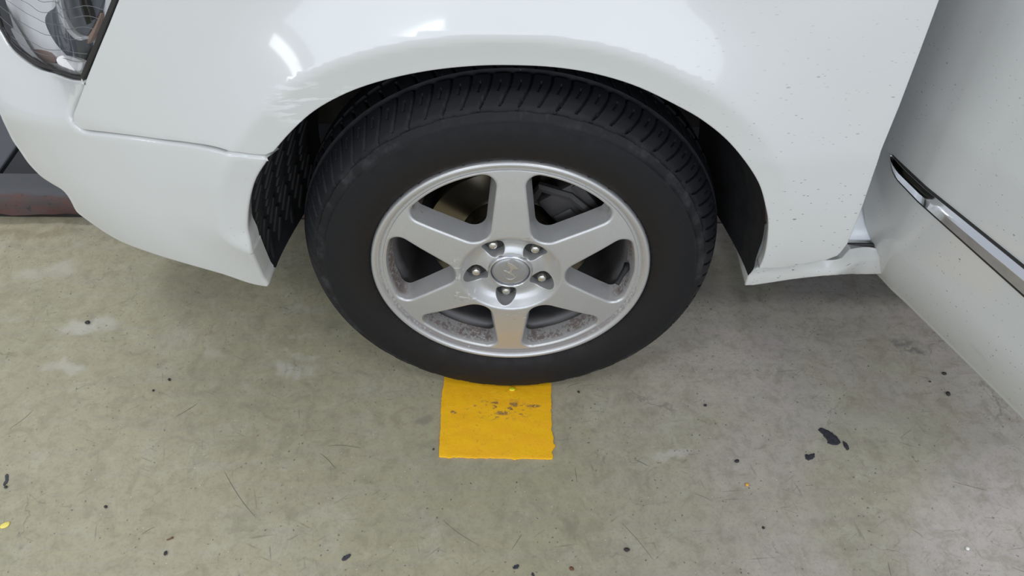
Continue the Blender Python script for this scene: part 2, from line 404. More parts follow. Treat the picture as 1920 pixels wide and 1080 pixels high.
def yellow_material():
    t = NT('yellow_road_paint'); p = t.pos()
    n = t.noise(p, 45, 6, .7); n2 = t.noise(p, 170, 4, .7); b = t.noise(t.mapping(p, (1.6, 5, 1)), 9, 4)
    c = t.mix(t.ramp(b, .35, .65), (1.0, .54, .004), (.96, .48, .006))
    c = t.mix(t.math('MULTIPLY', t.ramp(n2, .56, .68), t.ramp(n, .4, .6, .03, .5)), c, (.45, .21, .04))
    band = t.math('MULTIPLY', t.blob(p, g2(935, 770), (.085, .030, 9), .7), t.ramp(t.noise(t.mapping(p, (1, 1.6, 1)), 95, 4, .6), .55, .62))
    c = t.mix(t.math('MULTIPLY', band, .85), c, (.17, .10, .075))
    for (u, v, rx, ry) in ((964, 759, .010, .005), (1000, 763, .018, .005), (930, 757, .014, .004), (850, 775, .008, .006), (942, 776, .02, .007)):
        k = t.math('MULTIPLY', t.blob(p, g2(u, v), (rx, ry, 9), .6), t.ramp(n2, .40, .56)); c = t.mix(t.math('MULTIPLY', k, .8), c, (.14, .085, .07))
    t.bump(t.math('ADD', n, n2), .4, .0015)
    return t.set(Base_Color=c, Roughness=.62)

def kerb_material():
    t = NT('grimy_kerb_paint'); p = t.pos(); z = t.sep(p)[2]
    n = t.noise(t.mapping(p, (1, 1, 2)), 22, 6, .65); h = t.noise(p, 90, 4)
    c = t.mix(t.ramp(n, .4, .65), (.10, .048, .041), (.07, .052, .05))
    c = t.mix(t.ramp(h, .62, .70, 0, .8), c, (.03, .028, .03))
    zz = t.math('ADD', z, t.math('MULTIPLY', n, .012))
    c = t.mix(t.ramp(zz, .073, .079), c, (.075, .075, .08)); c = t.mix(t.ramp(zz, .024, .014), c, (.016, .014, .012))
    t.bump(n, .4, .004)
    return t.set(Base_Color=c, Roughness=.7)

WZ = 0.334     # wheel centre height
# ------------------------------------------------------------------ body surfaces
ARCH_PX = [(467, 437), (466, 410), (469, 379), (482, 335), (508, 291), (545, 249), (590, 209), (650, 176), (720, 152), (800, 135), (880, 126), (955, 124), (1040, 128), (1120, 141), (1200, 166), (1280, 205), (1323, 231), (1363, 264), (1397, 304), (1423, 346), (1435, 387), (1440, 418), (1438, 453), (1432, 483), (1423, 504)]
def plan(x):
    d = np.maximum(0, -x-.2); e = np.maximum(0, x-.15)
    return -.030+.43*d**2+.25*d**4+.03*e**2
def base_h(x, z):
    y = plan(x)+.10*np.maximum(0, z-.60)+.9*np.maximum(0, z-.80)**2
    return y+.75*np.maximum(0, .47-z)**2
body0 = Surf((0, 0, 0), (1, 0, 0), (0, 1, 0), (0, 0, 1), lambda x, z: base_h(x, z)-.014)
ARCH = np.array(catmull(body0.sight(ARCH_PX), 5))
def flare(x, z, cap=True):
    Q = np.stack([np.ravel(x), np.ravel(z)], 1); e = segdist(Q, ARCH)
    ins = ((Q[:, 0]/.385)**2+((Q[:, 1]-.345)/.385)**2 < .9)
    e = np.where(ins, 0, e)
    phi = np.degrees(np.arctan2(Q[:, 1]-.36, Q[:, 0])); phi = np.where(phi < -90, phi+360, phi)
    A = np.interp(phi, [-40, 0, 15, 35, 60, 90, 130, 150, 165, 180, 200, 260], [.001, .002, .005, .012, .020, .022, .022, .021, .015, .009, .006, .002])
    wdt = np.interp(phi, [0, 40, 90, 140, 180], [.03, .036, .038, .044, .042])
    t = np.clip((e-wdt)/.105, 0, 1)
    g = np.where(e < wdt, 1-.64*(1-e/wdt)**1.0, (1-t)**2*(1+.4*t))
    # soften the crest
    return (-A*g).reshape(np.shape(x))
def S(x, z): return base_h(x, z)+flare(x, z)
body = Surf((0, 0, 0), (1, 0, 0), (0, 1, 0), (0, 0, 1), S)
def ramp_np(x, a, b): return smooth(x, a, b)
CREASE = .602
def Sb(x, z):
    k = ramp_np(-x, .545, .65); zc = CREASE-.28*np.maximum(0, -x-.56)
    s = .004*np.log1p(np.exp(np.clip((z-zc)/.004, -40, 40)))
    return S(x, z)-.0035+k*.72*s
bump_s = Surf((0, 0, 0), (1, 0, 0), (0, 1, 0), (0, 0, 1), Sb)
_sc = body.sight([(590, 195)])[0]; SCUFF = tuple(float(v) for v in body.at(*_sc)[0])

M = dict(floor=floor_material(), paint=paint_material(), wheel=wheel_material(), rubber=rubber_material(), yellow=yellow_material(), kerb=kerb_material())
M['barrel'] = simple('barrel_dusty_shaded', (.13, .125, .125), .5, .6, .35, 40)  # dusty silver, with the shade inside the wheel put into the colour
M['black'] = simple('black_plastic', (.012, .012, .014), .6, bump=.2)
M['liner'] = simple('liner_plastic', (.0085, .0085, .0095), .7, bump=.25)
M['rubberseal'] = simple('seal_rubber', (.02, .018, .017), .5)
M['dark'] = simple('underbody_black', (.012, .011, .011), .85)
M['cast'] = simple('cast_iron', (.05, .047, .046), .55, .5, .4, 30, .4)
M['disc'] = simple('brake_steel', (.20, .175, .13), .22, .95, .2, 20)
M['chrome'] = simple('chrome', (.80, .81, .83), .08, 1.0, .04)
M['nut'] = simple('nut_chrome', (.78, .77, .74), .2, 1.0, .1, 80)
M['cap'] = simple('cap_silver', (.40, .40, .41), .42, .7, .06, 90)
M['emblem'] = simple('emblem_silver', (.66, .64, .60), .3, .85, .05)
M['capring'] = simple('cap_ring', (.62, .62, .64), .25, .9, .05)
M['ground_dark'] = simple('dark_ground', (.03, .03, .034), .8, 0, .3, 120, .4)  # near-black tone of the ground beside the lighter slab
M['slab'] = simple('grey_slab', (.085, .088, .096), .6, 0, .15, 25, .2)
M['pebble'] = simple('dark_pebble', (.03, .029, .028), .7, 0, .4, 300)
M['tar'] = simple('tar', (.035, .036, .045), .45, 0, .4, 160, .6)
M['paleyellow'] = simple('yellow_paper', (.85, .72, .16), .6)
M['lemon'] = simple('lemon_plastic', (.80, .74, .02), .4)
M['amber'] = simple('amber_bead', (.75, .40, .06), .4)
M['white'] = simple('white_bead', (.85, .84, .8), .4)
M['brown'] = simple('brown_twig', (.16, .075, .04), .7)
M['scratch'] = simple('scratch_mark', (.15, .145, .125), .8, 0, .3, 200)
M['jamb'] = simple('jamb_paint', (.80, .82, .84), .25, 0, .02, Coat_Weight=.6)
M['bowl'] = simple('reflector_silver', (.93, .91, .90), .35, .0, .03, 12)
M['bezel'] = simple('bezel_grey', (.115, .125, .145), .4, .3, .1)
M['orange'] = simple('marker_amber', (.34, .22, .17), .35)
M['ribline'] = simple('rib_grey', (.16, .16, .165), .4)
def glass():
    t = NT('lens_glass'); n = t.n; tr = n.new('ShaderNodeBsdfTransparent'); gl = n.new('ShaderNodeBsdfGlossy'); gl.inputs['Roughness'].default_value = .03
    tr.inputs[0].default_value = (.95, .96, .97, 1)
    fr = n.new('ShaderNodeFresnel'); fr.inputs[0].default_value = 1.45
    mx = n.new('ShaderNodeMixShader'); t.l.new(t.math('MULTIPLY', fr.outputs[0], 1.0), mx.inputs[0]); t.l.new(tr.outputs[0], mx.inputs[1]); t.l.new(gl.outputs[0], mx.inputs[2])
    t.l.new(mx.outputs[0], n['Material Output'].inputs[0]); return t.m
M['glass'] = glass()

# ------------------------------------------------------------------ setting
fl = mesh_obj('floor', [(-6, -4, 0), (6, -4, 0), (6, 7, 0), (-6, 7, 0)], [(0, 1, 2, 3)], M['floor'], smooth=False); tag(fl, 'grey stained concrete parking floor', None, kind='structure')

# raised kerb that runs on under the car, and the paving beyond it
KY = .486
def kerb_mesh():
    prof = [(KY+.012, 0.0), (KY+.010, .012), (KY, .018), (KY-.002, .05), (KY+.004, .066), (KY+.014, .0745), (KY+.03, .077), (KY+.074, .077), (KY+.076, .070), (KY+.076, 0.0)]
    xs = np.arange(-3.0, 2.61, .03); V = []; F = []
    for x in xs:
        for i, (y, z) in enumerate(prof):
            wv = .003*math.sin(x*31+i)+.002*math.sin(x*77+2*i) if 0 < i < 6 else 0
            V.append((x, y+wv, z))
    n = len(prof)
    for k in range(len(xs)-1):
        for i in range(n-1): F.append((k*n+i, (k+1)*n+i, (k+1)*n+i+1, k*n+i+1))
    F += [tuple(range(n))[::-1], tuple(range((len(xs)-1)*n, len(xs)*n))]
    return V, F
tag(mesh_obj('kerb', *kerb_mesh(), M['kerb'], sharp=50), 'grimy reddish brown kerb running behind the front bumper', 'kerb')
mb = MB(); mb.box((1.3, 2.56, .030), (5.0-.02, 4.0-.01, .056)); tag(mb.build('pavement', M['ground_dark'], None, False), 'dark flat strip beyond the reddish kerb', None, kind='structure')
mb = MB(); mb.box((-2.6, 2.565, .032), (2.8, 4.0, .060), bev=.004); tag(mb.build('pavement', M['slab'], None, False), 'lighter grey paving slab beyond the kerb', None, kind='structure')

# yellow painted strip under the tyre
def strip():
    px = [(834, 706), (830, 735), (827, 765), (826, 800), (824, 830), (823, 858), (838, 859), (860, 858.5), (900, 860), (930, 859.5), (960, 861), (966, 863), (972, 861), (1000, 861), (1030, 862.5), (1036, 861), (1037, 855), (1034.5, 848), (1038, 842), (1041.5, 836), (1037, 829), (1038.5, 822), (1036, 812), (1034, 806), (1034, 780), (1033.5, 740), (1033, 700)]
    pts = [g2(*q)[:2] for q in px]
    a, b = pts[-1], pts[0]; pts = pts+[(a[0]-.001, .32), (b[0]+.004, .32)]
    L = resample(pts, .004); L = L+rng.normal(0, .0006, L.shape)
    return L
L = strip()
sf = Surf((0, 0, 0.0030), (1, 0, 0), (0, 0, -1), (0, 1, 0), lambda a, b: -.00018*np.sin(b*150+3*np.sin(a*20))-.00015*np.sin(a*260+2*np.sin(b*60)))
o = panel('floor_marking', [tuple(p) for p in L], sf, M['yellow'], None, .006, r=.0008, depth=.0018)
tag(o, 'thick yellow painted strip on the concrete under the front tyre', 'floor marking')

# ------------------------------------------------------------------ the car
car = empty('car', (0, .1, 0)); tag(car, 'white car with a six spoke silver wheel and its front door open', 'car')
def adopt(o): o.parent = car; o.matrix_parent_inverse = Matrix.Translation((0, -.1, 0)); return o

SEAM_PX = [(160, 152), (153, 172), (144, 196), (137, 215), (138, 228), (146, 238), (160, 244), (200, 249), (250, 255), (300, 262), (350, 268), (400, 276), (440, 286), (470, 290), (504, 292)]
seam = catmull(body.sight(SEAM_PX), 4)
# front fender
arch_f = [tuple(p) for p in ARCH if True]
iseam = int(np.argmin([abs(p[0]-seam[-1][0])+abs(p[1]-seam[-1][1]) for p in arch_f]))
arch_f_part = catmull(body.sight([q for q in ARCH_PX if q[1] <= 300 and q[0] < 900]+[q for q in ARCH_PX if q[0] >= 900]), 5)[1:]
tail = body.sight([(1423, 504), (1463, 503.5), (1513, 495), (1550, 488), (1571, 480), (1577, 474), (1590, 457), (1617, 390), (1653, 283), (1687, 200), (1725, 100), (1762, 0)])
hl_edge = body.sight([(160, 151), (181, 100), (202, 50), (222, 0)])
top = [(tail[-1][0]-.004, .87), (tail[-1][0]-.012, .915), (.2, .935), (-.1, .925), (hl_edge[-1][0]+.03, .90), (hl_edge[-1][0]+.012, .87)]
fend = [tuple(p) for p in seam[:-1]]+arch_f_part+[tuple(p) for p in tail[1:]]+top+[tuple(p) for p in hl_edge[::-1][:-1]]
fender = adopt(panel('front_fender', fend, body, M['paint'], None, .0085, r=.0022, depth=.016, bound_step=.006))
# front bumper: its upper edge is a rolled lip standing just proud of the fender
LOW_PX = [(507, 539), (495, 538), (467, 532), (417, 515), (353, 497), (287, 477), (233, 457), (200, 439), (178, 424), (160, 411), (142, 396), (131, 376), (120, 360), (102, 349), (82, 336), (67, 322), (51, 304), (36, 282), (22, 262), (11, 240), (0, 216)]
low = catmull(bump_s.sight(LOW_PX), 3)
lipx = bump_s.sight([(507, 297.5), (482, 335), (469, 379), (465, 427), (470, 460), (482, 496), (495, 524)])
seam_b = bump_s.sight([(u-3 if u < 150 else u-1, v+(1 if u < 150 else 4.5)) for (u, v) in SEAM_PX[1:]])
hl_low_px = [(158, 152), (150, 151), (118, 142), (74, 127), (37, 105), (15, 84), (0, 60)]
hl_low = bump_s.sight(hl_low_px)
xl = low[-1]; xh = hl_low[-1]
front_ext = [(xl[0]-.05, xl[1]+.035), (xl[0]-.10, xl[1]+.055), (xl[0]-.115, xl[1]+.09), (xh[0]-.10, xh[1]+.05)]
bout = catmull([hl_low[0]]+seam_b, 4)+catmull(lipx, 4)+low+front_ext+[tuple(p) for p in catmull(hl_low, 3)[::-1][:-1]]
bumper = adopt(panel('front_bumper', bout, bump_s, M['paint'], None, .0085, r=.0045, depth=.028, bound_step=.006))
# hood beyond the fender
def hood():
    hx = hl_edge[-1][0]; V = []; F = []; xs = np.linspace(-.78, tail[-1][0]-.012, 40); ys = np.linspace(0, 1, 24)
    for x in xs:
        z0 = float(np.interp(x, [-.80, -.62, hx+.03, -.1, .2, tail[-1][0]-.012], [.83, .868, .897, .922, .932, .912]))
        y0 = float(S(np.array([x]), np.array([z0]))[0])+.006
        V.append((x, y0+.003, z0-.02))
        for t in ys: V.append((x, y0+t*(1.76-2*y0), z0+.004*(t > 0)+.045*math.sin(PI*t)**.7))
    n = len(ys)+1
    for i in range(len(xs)-1):
        for j in range(n-1): F.append((i*n+j, (i+1)*n+j, (i+1)*n+j+1, i*n+j+1))
    return V, F
adopt(mesh_obj('hood', *hood(), M['paint'], None))

# headlight
def lensf(x, z): return Sb(x, z)+.0055+.10*np.maximum(0, z-.70)
lens_s = Surf((0, 0, 0), (1, 0, 0), (0, 1, 0), (0, 0, 1), lensf)
hl = adopt(empty('headlight')); 
gask_o = lens_s.sight([(158, 150), (118, 140.5), (74, 125.5), (37, 103.5), (15, 82.5), (0, 57)]); gl_ = gask_o[-1]
ext = [(gl_[0]-.05, gl_[1]+.08), (gl_[0]-.04, gl_[1]+.18), (gask_o[0][0]-.0+.02, gl_[1]+.2)]
rt = lens_s.sight([(221, 0), (181, 98)])
outer = catmull(gask_o, 4)+ext+[(rt[0][0]+.03, rt[0][1]+.08)]+rt
inner = lens_s.sight([(150, 143), (118, 135), (74, 120), (38, 98), (17, 78), (2, 52)]); il = inner[-1]
ext2 = [(il[0]-.04, il[1]+.08), (il[0]-.03, il[1]+.16), (gask_o[0][0]-.02, il[1]+.17)]
rti = lens_s.sight([(208, 0), (170, 95)])
inn = catmull(inner, 4)+ext2+[(rti[0][0]+.026, rti[0][1]+.07)]+rti
ring = panel('gasket', outer, lens_s, M['rubberseal'], hl, .006, holes=[inn], r=.0015, depth=.02, hole_r=.002, hole_depth=.012, off=-.001)
lens = panel('lens', inn, lens_s, M['glass'], hl, .008, r=0, depth=.001, off=.0030)
def sheet(name, px, depth_a, depth_b, mat, thick=.004, step=.006, n=3):
    sf = Surf((0, 0, 0), (1, 0, 0), (0, 1, 0), (0, 0, 1), lambda x, z: lensf(x, z)+depth_a+depth_b*(z-.75))
    q = sf.sight(px); return panel(name, catmull(q, n, True) if n > 1 else q, sf, mat, hl, step, r=.001, depth=thick)
def bowlf(x, z):
    c = BC
    return lensf(x, z)+.060-.9*np.clip((x-c[0])**2+(z-c[1])**2, 0, .075)
BC = lens_s.sight([(70, 50)])[0]
bowl_s = Surf((0, 0, 0), (1, 0, 0), (0, 1, 0), (0, 0, 1), bowlf)
panel('reflector_bowl', [(p[0]*1.0+np.sign(p[0]-BC[0])*.02, p[1]-.03 if p[1] < .8 else p[1]+.03) for p in inn], bowl_s, M['bowl'], hl, .01, r=0, depth=.003)
sheet('bezel', [(104, 10), (90, 22), (84, 38), (92, 62), (112, 92), (140, 118), (160, 112), (175, 70), (200, 20), (215, -40), (150, -50), (108, -30)], .045, 0, M['bezel'], .02)
sheet('projector_shroud', [(118, -20), (122, 15), (132, 45), (150, 72), (168, 62), (190, 15), (205, -40), (150, -60)], .028, 0, M['bezel'], .015)
def arcstrip(px, half, depth, name, mat):
    sf = Surf((0, 0, 0), (1, 0, 0), (0, 1, 0), (0, 0, 1), lambda x, z: lensf(x, z)+depth)
    L = np.array(catmull(sf.sight(px), 6)); t = np.gradient(L, axis=0); t /= np.linalg.norm(t, axis=1)[:, None]; m = np.stack([-t[:, 1], t[:, 0]], 1)
    hw = half*np.interp(np.linspace(0, 1, len(L)), [0, .6, 1], [1, .9, .25])[:, None]
    poly = [tuple(p) for p in L+m*hw]+[tuple(p) for p in (L-m*hw)[::-1]]
    return panel(name, poly, sf, mat, hl, .004, r=.001, depth=.012)
arcstrip([(106, -25), (109, 5), (117, 35), (132, 60), (152, 73)], .0080, .018, 'chrome_ring', M['bowl'])
arcstrip([(148, -20), (151, 5), (157, 28), (163, 48)], .0018, .02, 'fin', M['black'])
arcstrip([(158, -12), (162, 8), (168, 26), (172, 40)], .0016, .02, 'fin', M['black'])
sheet('side_marker', [(62, 92), (90, 97), (104, 118), (78, 112)], .05, 0, M['orange'], .006)
sheet('side_marker', [(180, 30), (190, 30), (170, 78), (163, 78)], .03, 0, M['orange'], .006)
sheet('reflection_patch', [(108, 106), (130, 104), (152, 114), (150, 134), (122, 128), (108, 120)], .03, .3, M['bowl'], .006)  # white sheet added to stand in for a reflection in the lens corner
for pts in ([(-10, 25), (20, 52), (60, 82), (100, 96), (140, 101), (162, 103)], [(-12, 5), (20, 30), (60, 56), (100, 69), (140, 76), (170, 78)], [(-10, -12), (20, 8), (60, 33), (100, 48), (140, 55), (178, 58)], [(10, -14), (50, 8), (90, 25), (140, 35), (186, 38)], [(20, 70), (50, 92), (90, 107), (120, 112), (158, 116)], [(60, -8), (90, 5), (140, 16), (192, 20)]):
    q = lens_s.sight(pts); P = lens_s.at([a for a, b in catmull(q, 5)], [b for a, b in catmull(q, 5)], .0028)
    MB().tube([tuple(p) for p in P], .0004, 5).build('lens_rib', M['ribline'], hl)

# door pillar and sill behind the open door
def sillf(x, z):
    return .000+1.8*np.maximum(0, z-.362)*smooth(x, .44, .50)+.9*np.maximum(0, .34-z)**1.5+.032*smooth(x, .50, .58)
sill_s = Surf((0, 0, 0), (1, 0, 0), (0, 1, 0), (0, 0, 1), sillf)
sp = sill_s.sight([(1396, 536), (1412, 536), (1440, 532), (1480, 526), (1505, 523), (1530, 520.5), (1545, 519), (1560, 518), (1575, 517), (1590, 516.5), (1605, 516), (1620, 515.5), (1650, 515)])
tp = sill_s.sight([(1592, 460), (1578, 476), (1560, 480), (1513, 490), (1463, 499), (1424, 501), (1410, 506), (1402, 520)])
sp_top = sill_s.sight([(1640, 458)])[0][1]
sill_out = sp+[(2.0, sp[-1][1]), (2.0, sp_top)]+sill_s.sight([(1640, 458)])+tp
adopt(panel('sill_panel', sill_out, sill_s, M['paint'], None, .01, r=.004, depth=.09, depthvec=(0, 1, 0), bound_step=.006))
JZ = sp_top
def jambf(x, z): return sillf(np.array([.62]), np.array([JZ]))[0]+.004+.22*(1-np.exp(-np.maximum(0, z-JZ)*4.5))
jamb_s = Surf((0, 0, 0), (1, 0, 0), (0, 1, 0), (0, 0, 1), jambf)
adopt(panel('door_pillar', [(.50, JZ-.002), (.95, JZ-.002), (.95, .95), (.50, .95)], jamb_s, M['jamb'], None, .02, r=.006, depth=.05))
_y = sillf(np.array([.62]), np.array([JZ]))[0]-.001
adopt(MB().tube([(.50, _y, JZ), (.58, _y, JZ), (.95, _y, JZ)], .0030, 6).build('door_seal', M['rubberseal'], None))

# open front door
TH = math.radians(66.9); D0 = np.array((.579, .010, 0.0)); ED = np.array((math.cos(TH), -math.sin(TH), 0)); EN = np.array((math.sin(TH), math.cos(TH), 0))
def doorf(s, z):
    return 1.3*np.maximum(0, .415-z)**1.6+.10*np.maximum(0, z-.62)+.10*np.maximum(0, .012-s)
door_s = Surf(D0, ED, EN, (0, 0, 1), doorf)
fe = door_s.sight([(1646, 517), (1638, 507), (1632, 490), (1627, 460), (1622, 430), (1618, 400), (1611, 350), (1598, 250), (1580, 120), (1565, 0)])
bt = door_s.sight([(1646, 517), (1700, 571), (1780, 650), (1850, 719), (1920, 789)])
zb = bt[-1][1]
dout = bt+[(1.02, zb+.0), (1.04, .95), (fe[-1][0]-.004, .95)]+fe[::-1][:-1]
door = adopt(panel('front_door', dout, door_s, M['paint'], None, .012, r=.005, depth=.035, bound_step=.007))
# moulding
def moulding():
    T = np.array(door_s.sight([(1674, 290), (1920, 496)])); W_ = np.array(door_s.sight([(1723, 378), (1920, 554)]))
    d = (T[1]-T[0])/np.linalg.norm(T[1]-T[0]); dB = (W_[1]-W_[0])/np.linalg.norm(W_[1]-W_[0])
    st = np.concatenate([[0, .0006, .0015, .003, .005, .008, .012, .017, .023, .03, .04], np.linspace(.055, .95, 40)]); A = []; B = []
    for q in st:
        p = T[0]+d*q; k = ((p-W_[0])@dB); full = W_[0]+dB*k-p; f = math.sqrt(max(0, 1-(1-min(1, q/.034))**2))
        A.append(p); B.append(p+full*max(f, .02))
    A = np.array(A); B = np.array(B)
    def bar(inset, prof, name, mat, parent):
        V = []; F = []; n = len(prof)
        for k in range(len(A)):
            for (t, h) in prof:
                tt = inset+(1-2*inset)*t; q = A[k]*(1-tt)+B[k]*tt
                s = min(1, (st[k]/.03)**.5)
                V.append(door_s.at(q[0], q[1], -h*(.35+.65*s))[0])
        for k in range(len(A)-1):
            for i in range(n-1): F.append((k*n+i, k*n+i+1, (k+1)*n+i+1, (k+1)*n+i))
        F.append(tuple(range(n)))
        return mesh_obj(name, V, F, mat, parent, sharp=35)
    root = door
    m1 = bar(0, [(0, -.004), (0, .003), (.5, .004), (1, .003), (1, -.004)], 'moulding_seal', M['rubberseal'], root)
    m2 = bar(.05, [(0, .002), (.012, .0045), (.14, .0070), (.28, .0098), (.31, .0101), (.34, .0098), (.66, .0064), (.97, .0030), (1, .001)], 'moulding', M['chrome'], root)
    for q in (m1, m2): q.parent = door
    return m1, m2
moulding()

# wheel arch liner: ridged shell ahead of the wheel, plain shell behind it
LIN = np.array(catmull(bump_s.sight([(516, 530), (496, 520), (480, 488), (470, 458)])+[tuple(p) for p in ARCH[::8]]+body.sight([(1414, 516), (1404, 528)]), 4))
def liner_pt(k, t):
    """k: 0..1 along the arch from the front, t: 0..1 inward"""
    i = k*(len(LIN)-1); i0 = int(min(i, len(LIN)-2)); p = LIN[i0]*(1-(i-i0))+LIN[i0+1]*(i-i0)
    side = 1-smooth(p[1], .55, .70)
    y0 = float(S(np.array([p[0]]), np.array([p[1]]))[0])+(.030 if p[0] < 0 else .013)
    sc = (1.016 if p[0] < 0 else 1.004)-(.015+.135*side)*t**1.4
    cz = .40
    return Vector((p[0]*sc, y0+.25*t, cz+(p[1]-cz)*(1.004-.02*t)-(0.0 if p[0] < 0 else 0.0)))
def liner():
    V = []; F = []; ks = np.linspace(0, 1, 90); ts = np.linspace(0, 1, 14); n = len(ts)
    for k in ks: V += [liner_pt(k, t) for t in ts]
    for i in range(len(ks)-1):
        for j in range(n-1): F.append((i*n+j, i*n+j+1, (i+1)*n+j+1, (i+1)*n+j))
    return V, F
ln = adopt(mesh_obj('wheel_arch_liner', *liner(), M['liner'], None))
# underbody and engine bay masses that shade the wheel well
mb = MB()
mb.box((-.62, .95, .40), (.36, 1.30, .34)); mb.box((0, 1.0, .62), (.95, 1.2, .50)); mb.box((1.5, .92, .33), (2.0, 1.55, .10)); mb.box((1.5, .98, .65), (1.9, 1.5, .55)); mb.box((0, .345, .66), (.86, .02, .55))
adopt(mb.build('underbody', M['dark'], None, False))
# ------------------------------------------------------------------ tyre
def tyre():
    half = [(.034, .2035), (.0235, .2185), (.0160, .2228), (.0105, .2272), (.0055, .2350), (.0015, .248), (.0000, .261), (.0006, .273), (.0024, .283), (.0045, .290), (.0047, .2915), (.0058, .2925), (.0080, .2942), (.0096, .2975)]
    sh = [(.0112, .3012), (.0122, .3037), (.0135, .3043), (.0152, .3066), (.0172, .3094)]
    ytr = np.linspace(.0192, .1075, 46)
    def rt(y): return .336-.0245*((.1075-y)/.0883)**2.8
    prof = half+sh+[(y, rt(y)) for y in ytr]
    prof = prof+[(.215-y, r) for (y, r) in prof[::-1][1:]]
    P = np.array(prof); NP = 76; SEG = NP*24
    th = np.arange(SEG)*2*PI/SEG
    Y = np.repeat(P[:, 0][:, None], SEG, 1); R = np.repeat(P[:, 1][:, None], SEG, 1); T = np.repeat(th[None], len(P), 0)
    u = T/(2*PI)*NP
    def grooves(d, w): return np.clip(1-np.abs(d)/w, 0, 1)**.6
    disp = np.zeros_like(R)
    for yc in (.066, .1075, .149): disp += .0062*(np.abs(Y-yc) < .0040)
    k = (Y > .016) & (Y < .062)
    sft = .55*((.062-Y)/.04)**2
    d = (u-sft+.5) % 1-.5; disp += k*.0052*grooves(d, .085)*(Y > .0185)
    d2 = (u-sft+1.0) % 1-.5; disp += k*.0035*grooves(d2, .06)*((Y > .036) & (Y < .050))
    d3 = ((u*.5-sft*.5)+.5) % 1-.5; disp += .0025*grooves(d3, .05)*((Y > .0145) & (Y < .026))
    k = (Y > .071) & (Y < .103); d = (u-14*(Y-.087)+.5) % 1-.5; disp += k*.0045*grooves(d, .09)*(Y < .095)
    k = (Y > .112) & (Y < .145); d = (u+14*(Y-.128)+.5) % 1-.5; disp += k*.0045*grooves(d, .09)
    k = Y > .153; d = (u+.55*((Y-.153)/.04)**2+.5) % 1-.5; disp += k*.0042*grooves(d, .10)*(Y < .19)
    # raised bars of the shoulder ornament
    bar = (((u*.5) % 1) < .62)
    out = ((Y > .0108) & (Y < .0138))*bar*.0010
    R = R-disp+out
    X = R*np.cos(T); Z = R*np.sin(T)+WZ
    low = Z < .0015
    Z = np.where(low, .0015, Z)
    # slight bulge of the loaded sidewall
    bul = np.clip((.10-Z)/.10, 0, 1)**2*np.clip((.04-Y)/.04, 0, 1); Y2 = Y-.006*bul
    V = np.stack([X, Y2, Z], -1).reshape(-1, 3)
    n = SEG; i = np.arange(len(P)-1)[:, None]; j = np.arange(n)[None]; j2 = (j+1) % n
    F = np.stack([i*n+j+0*j2, i*n+j2, (i+1)*n+j2, (i+1)*n+j], -1).reshape(-1, 4)
    me = bpy.data.meshes.new('tire'); me.vertices.add(len(V)); me.vertices.foreach_set('co', V.ravel().astype('f4'))
    me.loops.add(F.size); me.loops.foreach_set('vertex_index', F.ravel().astype('i4')); me.polygons.add(len(F)); me.polygons.foreach_set('loop_start', np.arange(0, F.size, 4, dtype='i4'))
    me.update(calc_edges=True); me.validate(); me.materials.append(M['rubber']); me.polygons.foreach_set('use_smooth', [True]*len(me.polygons)); me.set_sharp_from_angle(angle=math.radians(38))
    o = bpy.data.objects.new('tire', me); COL.objects.link(o); return o
adopt(tyre())

# ------------------------------------------------------------------ six spoke wheel
def rimf(x, z):
    r = np.hypot(x, z)
    pr = [0, .028, .034, .0365, .042, .050, .056, .062, .070, .0765, .0800, .0825, .10, .15, .19, .2035, .2055, .2075, .2095, .2115, .2135, .2165, .2195, .2215]
    ph = [.020, .020, .0175, .0150, .0172, .0212, .0224, .0210, .0160, .0098, .0058, .0045, .0055, .0095, .0145, .0165, .0172, .0182, .0180, .0150, .0118, .0098, .0108, .0135]
    return np.interp(r, pr, ph)
rim_s = Surf((0, 0, WZ), (1, 0, 0), (0, 1, 0), (0, 0, 1), rimf)
def window(a0):
    ro, ri, rc = .1980, .0280, .0180       # outer radius, inner and outer corner radii
    q = PI/6
    def ept(L, wd): return np.array((L*math.cos(q)+wd*math.sin(q), L*math.sin(q)-wd*math.cos(q)))
    p1, p2 = ept(.10, .0295), ept(.185, .0207); d = (p2-p1)/np.linalg.norm(p2-p1); n = np.array((d[1], -d[0]))      # n points into the window
    ci = np.array(((ri+n@p1)/n[0], 0.0))
    # outer corner centre: on the line offset by rc, at radius ro-rc
    o0 = p1+n*rc; b_ = o0@d; c_ = o0@o0-(ro-rc)**2; co = o0+d*(-b_+math.sqrt(b_*b_-c_))
    U = []
    a_end = math.atan2(-n[1], -n[0])
    U += [ci+ri*np.array((math.cos(a), math.sin(a))) for a in np.linspace(PI, a_end, 14)]
    am = math.atan2(co[1], co[0])
    U += [co+rc*np.array((math.cos(a), math.sin(a))) for a in np.linspace(a_end, am, 16)]
    U += [ro*np.array((math.cos(a), math.sin(a))) for a in np.linspace(am, 0, 16)[1:]]
    pts = U+[np.array((p[0], -p[1])) for p in U[::-1][1:-1]]
    c, s_ = math.cos(a0), math.sin(a0)
    return [(p[0]*c-p[1]*s_, p[0]*s_+p[1]*c) for p in pts]
LUG = [math.radians(-97+72*k) for k in range(5)]
def pocket(a):
    L = []
    for k in range(40):
        q = 2*PI*k/40; rx = .0200*math.cos(q); ry = .0166*math.sin(q)
        rr = .0560+rx
        L.append((rr*math.cos(a)-ry*math.sin(a), rr*math.sin(a)+ry*math.cos(a)))
    return L
wins = [window(math.radians(60*k)) for k in range(6)]
